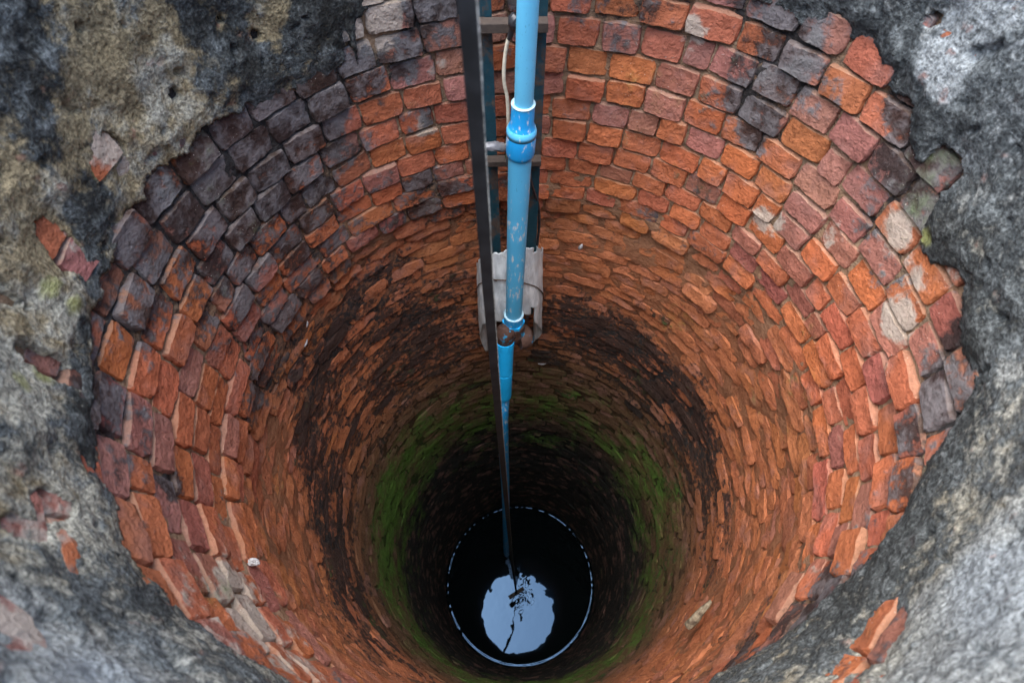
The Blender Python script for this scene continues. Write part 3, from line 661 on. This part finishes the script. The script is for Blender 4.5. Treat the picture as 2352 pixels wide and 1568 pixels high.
# ---------------------------------------------------------------- blue pump pipe
YP = 1.50 * R
P_top = at_y(1213, 0, YP); P_red = at_y(1201, 290, YP); P_bot = at_y(1180, 722, YP)
pipe = thing('water_pipe', 'upper blue plastic pipe with swollen coupling, sun bleached at its top, above the pump', 'pipe', P_bot)
up_dir = (P_top - P_red) / np.linalg.norm(P_top - P_red)
P_hi = P_top + up_dir * ((RIM + .16 - P_top[2]) / up_dir[2])
r1 = 48.0 / 2 / 1000 * .90; r2 = .0295
bend = [P_red + (P_hi - P_red) * t for t in np.linspace(0, 1, 14)] + [P_hi + np.array([0, .03, .045]), P_hi + np.array([0, .09, .07]), P_hi + np.array([0, .6, .075])]
V, F = tube(spline(bend, 60), r1, 28); auto_smooth(mk('upper_pipe', V, F, M['pvc_pale'], pipe))
# reducer coupling
A0 = at_y(1202, 238, YP); A1_ = at_y(1194.5, 357, YP); L = np.linalg.norm(A1_ - A0)
V, F = lathe_on(A0, A1_, [(0, r1 + .0035), (0, r1 + .0055), (L * .31, r1 + .0057), (L * .37, r1 + .0075), (L * .44, r2 + .0035), (L * .50, r2 + .0062), (L * .90, r2 + .0062), (L * .96, r2 + .0048), (L, r2 + .001)], 36)
cp = auto_smooth(mk('reducer_coupling', V, F, M['pvc_deep'], pipe), 25)
V, F = lathe_on(A0 + up_dir * .001, A0 - up_dir * .003, [(0, r1 + .0005), (0, r1 + .0062), (.003, r1 + .0062), (.0035, r1 + .0005)], 36)
mk('socket_lip', V, F, M['pvc_lip'], cp)
V, F = lathe_on(A0, A1_, [(L * .40, r2 - .0005), (L * .425, r2 + .0034), (L * .49, r2 + .0068), (L * .565, r2 + .0068), (L * .568, r2)], 36)
mk('pale_collar', V, F, M['pvc_mid'], cp)
V, F = tube([A1_ + (P_bot - A1_) * t for t in np.linspace(-.03, 1.02, 12)], r2, 28); auto_smooth(mk('lower_pipe', V, F, M['pvc_mid'], pipe))
# threaded socket at the foot
dn_ = (P_bot - A1_) / np.linalg.norm(P_bot - A1_)
V, F = lathe_on(P_bot - dn_ * .002, P_bot + dn_ * .05, [(0, r2 + .001), (0, r2 + .007), (.05, r2 + .007)], 36); so_ = auto_smooth(mk('threaded_socket', V, F, M['pvc_deep'], pipe))
V, F = lathe_on(P_bot - dn_ * .0045, P_bot, [(0, r2 + .0005), (0, r2 + .0072), (.002, r2 + .0072), (.002, r2 + .0005)], 36); mk('socket_lip', V, F, M['pvc_lip'], so_)
V, F = lathe_on(P_bot + dn_ * .042, P_bot + dn_ * .065, [(0, r2 + .004), (0, r2 + .013), (.018, r2 + .013), (.022, r2 + .006)], 6); mk('hex_nut', V, F, M['pvc_low'], so_, None, None, False)

# ---------------------------------------------------------------- rusty pump body
pc0 = P_bot + dn_ * .075
pump = thing('pump_body', 'rusty cast iron pump with flaking blue paint between the two blue pipes', 'pump', pc0)
V, F = lathe_on(pc0 - dn_ * .012, pc0 + dn_ * .10, [(0, .034), (0, .041), (.014, .043), (.02, .038), (.05, .046), (.085, .044), (.10, .034)], 28); auto_smooth(mk('body', V, F, M['rust'], pump), 40)
LP0 = at_y(1160, 764, 1.45 * R); 
e0 = pc0 + dn_ * .08; 
V, F = tube(spline([e0 + np.array([.045, .02, 0]), e0, LP0 * .5 + e0 * .5 + np.array([0, 0, .01]), LP0 + np.array([0, 0, .005]), LP0 + np.array([0, -.002, -.055])], 24), .0345, 24); auto_smooth(mk('outlet_elbow', V, F, M['rust'], pump))
V, F = lathe_on(e0 + np.array([.02, -.01, 0]), e0 + np.array([.075, .01, -.004]), [(0, .038), (0, .046), (.02, .050), (.045, .044), (.055, .03), (.06, .012)], 24); auto_smooth(mk('side_cap', V, F, M['rust'], pump), 40)
V, F = boxvf((xr - .012, yr - .05, e0[2] - .085), (xr - .004, yr - .005, e0[2] + .05)); mk('bracket', V, F, M['rust'], pump, None, None, False)
V, F = boxvf((xl + .004, yr - .05, e0[2] - .085), (xl + .012, yr - .005, e0[2] + .05)); mk('bracket', V, F, M['rust'], pump, None, None, False)

# ---------------------------------------------------------------- suction pipe down to the water
S0 = at_y(1160, 786, 1.44 * R); S2 = at_y(1157, 912, 1.36 * R); S3 = at_h(1164, 1272, WH)
suct = thing('suction_pipe', 'lower bright blue plastic pipe dropping from the pump to the black water', 'pipe', S3)
ax_ = (S2 - S0) / np.linalg.norm(S2 - S0); L = np.linalg.norm(S2 - S0)
V, F = lathe_on(S0, S2, [(-.004, .029), (-.004, .0335), (.02, .034), (L * .48, .034), (L * .485, .0325), (L * .50, .0325), (L * .505, .034), (L * .93, .034), (L * .97, .0325), (L, .028)], 32); sl_ = auto_smooth(mk('pipe_sleeve', V, F, M['pvc_low'], suct), 30)
V, F = lathe_on(S0 - ax_ * .012, S0 + ax_ * .02, [(0, .030), (0, .0365), (.030, .0365), (.032, .034)], 10); mk('hex_collar', V, F, M['pvc_low'], sl_, None, None, False)
V, F = tube(spline([S2 - ax_ * .02, S2 + ax_ * .3, S2 * .55 + S3 * .45, S3 + np.array([0, 0, .4]), S3 + np.array([0, 0, -.05])], 50), .026, 24); auto_smooth(mk('pipe_length', V, F, M['pvc_deep'], suct))

# ---------------------------------------------------------------- galvanised sheet over the pump
nu, nv = 61, 60
zt = at_y(1180, 572, 1.60 * R)[2]; zb = at_y(1170, 738, 1.52 * R)[2]
xc = at_y(1170, 680, 1.6 * R)[0]
U, Vv = np.meshgrid(np.linspace(-1, 1, nu), np.linspace(0, 1, nv), indexing='ij')
ang = U * math.radians(125)
half = .124
Xs = xc + half * np.sin(ang) * (1 + .10 * (np.abs(ang) > 1.57) * 0) + .012 * (1 - Vv) * 0
Ys = CAM[1] + 1.60 * R + .075 * (1 - np.cos(ang)) * (1.0) - .045 * np.exp(-(ang / 1.0) ** 2) * (Vv) 
corr = .0045 * np.cos(ang * 7.5 + .6) * smooth(.25, .5, np.abs(U))
Ys = Ys + corr; Xs = Xs + corr * np.sin(ang)
u1 = U[:, 0]; nz = lambda sc_, o: fbm(np.stack([u1 * sc_, 0 * u1, 0 * u1], -1), 2.2, 4, .65, o)
ytop = np.interp(u1, [-1, -.6, -.3, 0, .4, .7, 1], [612, 600, 588, 572, 566, 572, 590]) - 9 * nz(3, 3)
ybot = np.interp(u1, [-1, -.92, -.8, -.62, -.4, -.2, 0, .3, .5, .68, .8, 1], [803, 806, 778, 756, 744, 740, 738, 740, 747, 762, 775, 786]) + 4 * nz(4, 8)
Zs = np.zeros_like(Xs)
for i_ in range(nu):
    for j_ in range(nv):
        yy = ytop[i_] * (1 - Vv[i_, j_]) + ybot[i_] * Vv[i_, j_]
        Zs[i_, j_] = at_y(1172, yy, Ys[i_, j_] - CAM[1])[2]
Xs = Xs + (.004 * fbm(np.stack([Xs, Ys, Zs], -1), 9, 3)); Ys = Ys + .006 * fbm(np.stack([Xs, Ys, Zs], -1), 8, 3, .5, 4)
Xs = xc + (Xs - xc) * (0.93 + .15 * Vv)
V = np.stack([Xs, Ys, Zs], -1).reshape(-1, 3); F = grid_faces(nu, nv)[:, ::-1]
Uf, Vf = U.ravel(), Vv.ravel(); cu, cv = Uf[F].mean(1), Vf[F].mean(1)
cut = ((np.abs(cu - .14) < .19) & (cv > .90)) | ((np.abs(cu - .40) < .035 * (1 - cv / .14)) & (cv < .14)) | ((np.abs(cu - .62) < .02) & (cv < .05)) | ((np.abs(cu - .33) < .03) & (cv > .80))
F = F[~cut]
sheet = thing('zinc_sheet', 'bent pale grey corrugated zinc sheet with a torn top edge, wrapped over the pump', 'metal sheet', (xc, CAM[1] + 1.6 * R, zb))
so2 = mk('sheet', V, F, M['zinc'], sheet); m = so2.modifiers.new('thick', 'SOLIDIFY'); m.thickness = .0022; m.offset = 0
# tie wire round the sheet
ks = np.linspace(4, nu - 5, 60).astype(int); ywire = np.interp(u1[ks], [-1, -.6, -.2, 0, .5, 1], [668, 655, 638, 640, 662, 700])
xw, yw, zw = [], [], []
for i_, yy in zip(ks, ywire):
    j_ = int(np.argmin(np.abs(ytop[i_] * (1 - Vv[0]) + ybot[i_] * Vv[0] - yy))); an_ = ang[i_, j_]
    xw.append(Xs[i_, j_] + .0045 * math.sin(an_)); yw.append(Ys[i_, j_] - .0045 * math.cos(an_) - .002); zw.append(Zs[i_, j_])
xw, yw, zw = [np.convolve(np.pad(np.array(q_), 2, 'edge'), np.ones(5) / 5, 'valid') for q_ in (xw, yw, zw)]
V, F = tube(np.stack([xw, yw, zw], -1), .0022, 8)
wire = tag(mk('tie_wire', V, F, M['wire'], None, None), 'thin rusty wire tied round the pale zinc sheet', 'wire')
kn = np.array([xw[24], yw[24] - .004, zw[24]])
V, F = tube(spline([kn, kn + [-.012, -.006, .018], kn + [-.026, -.006, .006], kn + [-.02, -.004, -.016], kn + [-.034, -.005, -.012], kn + [-.05, -.003, .004]], 30), .002, 8)
mk('wire_twist', V, F, M['wire'], wire)

# ---------------------------------------------------------------- black strap hanging to the water
YS = .60 * R
PH = -.084 - .032
pole_a = np.array([-.47 * R + CAM[0] * 0, -1.20 * R, CZ - PH]); px_s = at_y(1071, 0, YS)[0]; pole_m = np.array([px_s - .004, CAM[1] + YS, CZ - PH])
pole_b = pole_a + (pole_m - pole_a) * (1.28 * R - pole_a[1]) / (pole_m[1] - pole_a[1])
V, F = tube(spline([pole_a, pole_a * .6 + pole_b * .4 + [.006, 0, 0], pole_a * .25 + pole_b * .75 + [-.004, 0, 0], pole_b], 50), .030, 14, np.linspace(1.05, .85, 50))
tag(auto_smooth(mk('wooden_pole', V, F, M['wood'], None), 50), 'wooden pole across the well mouth, seen only as a dark line in the water', 'pole')

T0 = at_y(1071, 0, YS); T1 = at_y(1108, 488, YS); T2 = at_y(1128, 760, YS); T3 = at_y(1153, 1045, YS); T4 = BAR + np.array([0, 0, .01])
path = spline([pole_m + np.array([-.004, -.040, -.012]), pole_m + np.array([-.002, -.030, .030]), pole_m + np.array([0, .012, .038]), pole_m + np.array([0, .038, -.01]), pole_m * .6 + T0 * .4 + np.array([0, .012, -.01]), T0 + np.array([-.002, 0, .05]), T0, T1, T2, T3, .5 * T3 + .5 * T4 + np.array([-.006, 0, 0]), T4], 150)
wid = .0145; tk = .0075
pr = np.array([(-wid / 2, -tk / 2), (wid / 2 - .002, -tk / 2), (wid / 2, -tk / 2 + .002), (wid / 2, tk / 2), (-wid / 2, tk / 2)])
strap = thing('hanging_strap', 'long flat black strap hanging down the middle of the well, its right edge frayed pale', 'strap', T4)
pth, t_, n_, b_ = frame_of(path)
xdir = np.array([1.0, .10, 0]); n_ = xdir - t_ * (t_ @ xdir)[:, None]; n_ /= np.linalg.norm(n_, axis=1)[:, None]; b_ = np.cross(t_, n_)
def ribbon(prof, name, mat, jit=0.0):
    k = len(prof); m = len(pth)
    V = (pth[:, None] + prof[None, :, :1] * n_[:, None] + prof[None, :, 1:] * b_[:, None])
    if jit: V = V + n_[:, None] * (rng.normal(0, jit, (m, 1, 1)))
    V = V.reshape(-1, 3); F = [(i * k + j, i * k + (j + 1) % k, (i + 1) * k + (j + 1) % k, (i + 1) * k + j) for i in range(m - 1) for j in range(k)]
    F += [tuple(range(k))[::-1], tuple((m - 1) * k + j for j in range(k))]
    return mk(name, V, F, mat, strap, None, None, False)
ribbon(np.array([(-wid / 2, -tk / 2), (wid / 2, -tk / 2), (wid / 2, tk / 2), (-wid / 2, tk / 2)]), 'band', M['rubber'])
ribbon(np.array([(wid / 2 - .0003, -tk / 2 - .0002), (wid / 2 + .0011, -tk / 2 - .0002), (wid / 2 + .0011, tk / 2), (wid / 2 - .0003, tk / 2)]), 'frayed_edge', M['fray'], .0002)
q0 = at_h(1169, 1372, 7.22 * R); q1 = at_h(1203, 1350, 7.22 * R)
V, F = sweep(np.array([q0 + (q1 - q0) * t for t in np.linspace(0, 1, 6)]), np.array([(-.016, -.014), (.016, -.014), (.016, .014), (-.016, .014)])); mk('end_bar', V, F, M['iron'], strap, None, None, False)

# ---------------------------------------------------------------- cables and tape by the pipe
YC = 1.58 * R
cps = [at_y(x, y, YC) for x, y in [(1174, 70), (1164, 105), (1158, 150), (1158, 190), (1165, 225), (1167, 270), (1167, 315), (1162, 343)]]
cab = thing('white_cable', 'dirty white cable hanging loose just left of the blue pipe, black taped at its top', 'cable', cps[-1])
V, F = tube(spline(cps, 50), .0042, 10); auto_smooth(mk('cable', V, F, M['cable'], cab))
V, F = tube(spline([at_y(1190, 40, YC - .01), at_y(1182, 52, YC - .012), at_y(1177, 68, YC - .006), at_y(1169, 90, YC)], 16), .0085, 10, np.interp(np.linspace(0, 1, 16), [0, .3, .6, 1], [1.7, 1.9, .9, .6])); auto_smooth(mk('tape_wrap', V, F, M['tape'], cab))
gp = spline([at_y(1098, 342, YC - .02), at_y(1122, 336, YC - .02), at_y(1142, 337, YC - .015), at_y(1158, 340, YC - .005), at_y(1163, 344, YC)], 24)
V, F = tube(gp, .011, 12, np.interp(np.linspace(0, 1, 24), [0, .2, .6, .9, 1], [.95, 1.1, 1.15, .7, .3])); V = V + .004 * np.stack([fbm(V, 60, 2), fbm(V, 60, 2, .5, 3), fbm(V, 60, 2, .5, 7)], -1)
tag(auto_smooth(mk('taped_joint', V, F, M['gtape'], None)), 'lumpy grey taped cable joint reaching from the black strap towards the blue coupling', 'taped cable')
V, F = tube(spline([at_y(x, y, y_) for x, y, y_ in [(1212, 360, 1.60 * R), (1218, 410, 1.61 * R), (1226, 440, 1.63 * R), (1236, 470, 1.66 * R), (1239, 510, 1.67 * R), (1236, 545, 1.67 * R), (1231, 590, 1.67 * R)]], 40), .0042, 10)
tag(auto_smooth(mk('black_cable', V, F, M['tape'], None)), 'thin black cable curving past the right rail into the torn top of the zinc sheet', 'cable')
V, F = tube(spline([at_y(x, y, YC - .005) for x, y in [(1163, 346), (1160, 355), (1163, 366), (1168, 372)]], 14), .0016, 6)
tag(mk('thin_wire', V, F, plain('green_wire', (.02, .06, .03), (.04, .11, .06), 60, .5), None), 'short thin green wire drooping under the grey taped joint', 'wire')
V, F = tube([at_y(1168, 362, YC - .02), at_y(1168, 368, YC - .02), at_y(1169, 380, YC - .02)], .008, 10, [.6, 1, .7])
tag(auto_smooth(mk('tape_knob', V, F, M['tape'], None)), 'small black taped stub beside the blue pipe just under its coupling', 'tape')

# ---------------------------------------------------------------- small debris caught on ledges
def lump(name, px_, py_, size, mat, label, cat, squash=(1, 1, 1), seed=0, dr=-.012):
    f_, h_ = on_wall(px_, py_); c = cyl(f_, h_, R + dr)
    import bmesh
    bm = bmesh.new(); bmesh.ops.create_icosphere(bm, subdivisions=3, radius=1.0)
    V = np.array([v.co[:] for v in bm.verts]); F = [tuple(v.index for v in f.verts) for f in bm.faces]; bm.free()
    V = V * (1 + .75 * fbm(V + seed * 3.3, 1.1, 2)[:, None]) * size * np.array(squash) + c
    return tag(mk(name, V, F, mat, None, c, None, False), label, cat)
lump('stone', 569, 1300, .011, M['stone'], 'small white stone chip wedged on a ledge under a projecting orange brick, lower left', 'stone', (1, .6, 1.1), 1)
f_, h_ = on_wall(1588, 1448); f2_, h2_ = on_wall(1640, 1385)
pa_, pb_ = cyl(f_, h_, R - .015), cyl(f2_, h2_, R - .010)
V, F = tube(spline([pa_, pa_ * .6 + pb_ * .4 + [0, 0, .004], pb_], 20), .012, 10, np.interp(np.linspace(0, 1, 20), [0, .1, .6, 1], [.9, 1.1, 1, .4])); V = V + .003 * np.stack([fbm(V, 50, 2), fbm(V, 50, 2, .5, 3), fbm(V, 50, 2, .5, 7)], -1)
tag(auto_smooth(mk('wood_stick', V, F, M['wood'], None)), 'short weathered stick lying on the orange brick ledge at lower right', 'stick')
def feather(px_, py_, ln, rot, label, group=None, r_=R):
    f_, h_ = on_wall(px_, py_, r_); c = cyl(f_, h_, r_ - .008); et_ = np.array([math.cos(f_), -math.sin(f_), 0]); ez = np.array([0, 0, 1.]); er_ = np.array([math.sin(f_), math.cos(f_), 0])
    d = et_ * math.cos(rot) + ez * math.sin(rot); nrm = np.cross(d, er_)
    V, F = [], []; n = 10
    for i in range(n):
        t = i / (n - 1); wq = .22 * ln * math.sin(math.pi * min(1, t * .93 + .07)) + .001; pc_ = c + d * (t - .5) * ln - er_ * (.10 * ln * math.sin(t * 3))
        V += [pc_ - nrm * wq, pc_ - er_ * .002, pc_ + nrm * wq, pc_ + er_ * .0012]
    for i in range(n - 1):
        for j in range(4): F.append((4 * i + j, 4 * i + (j + 1) % 4, 4 * i + 4 + (j + 1) % 4, 4 * i + 4 + j))
    F += [(3, 2, 1, 0), tuple(4 * (n - 1) + j for j in range(4))]
    o = mk('feather', V, F, M['feather'], None, c); return tag(o, label, 'feather', 'feathers caught on the bricks')
feather(700, 742, .019, .9, 'small pale feather on the left wall, upper one of the close pair', r_=R + .02)
feather(697, 786, .024, .5, 'ragged pale feather on the left wall, lower one of the close pair', r_=R + .02)
feather(1335, 563, .034, 1.35, 'tiny upright white feather on the ledge right of the zinc sheet', r_=R)
feather(1245, 832, .040, .3, 'pale feather on the dark courses just below the zinc sheet', r_=R + .02)
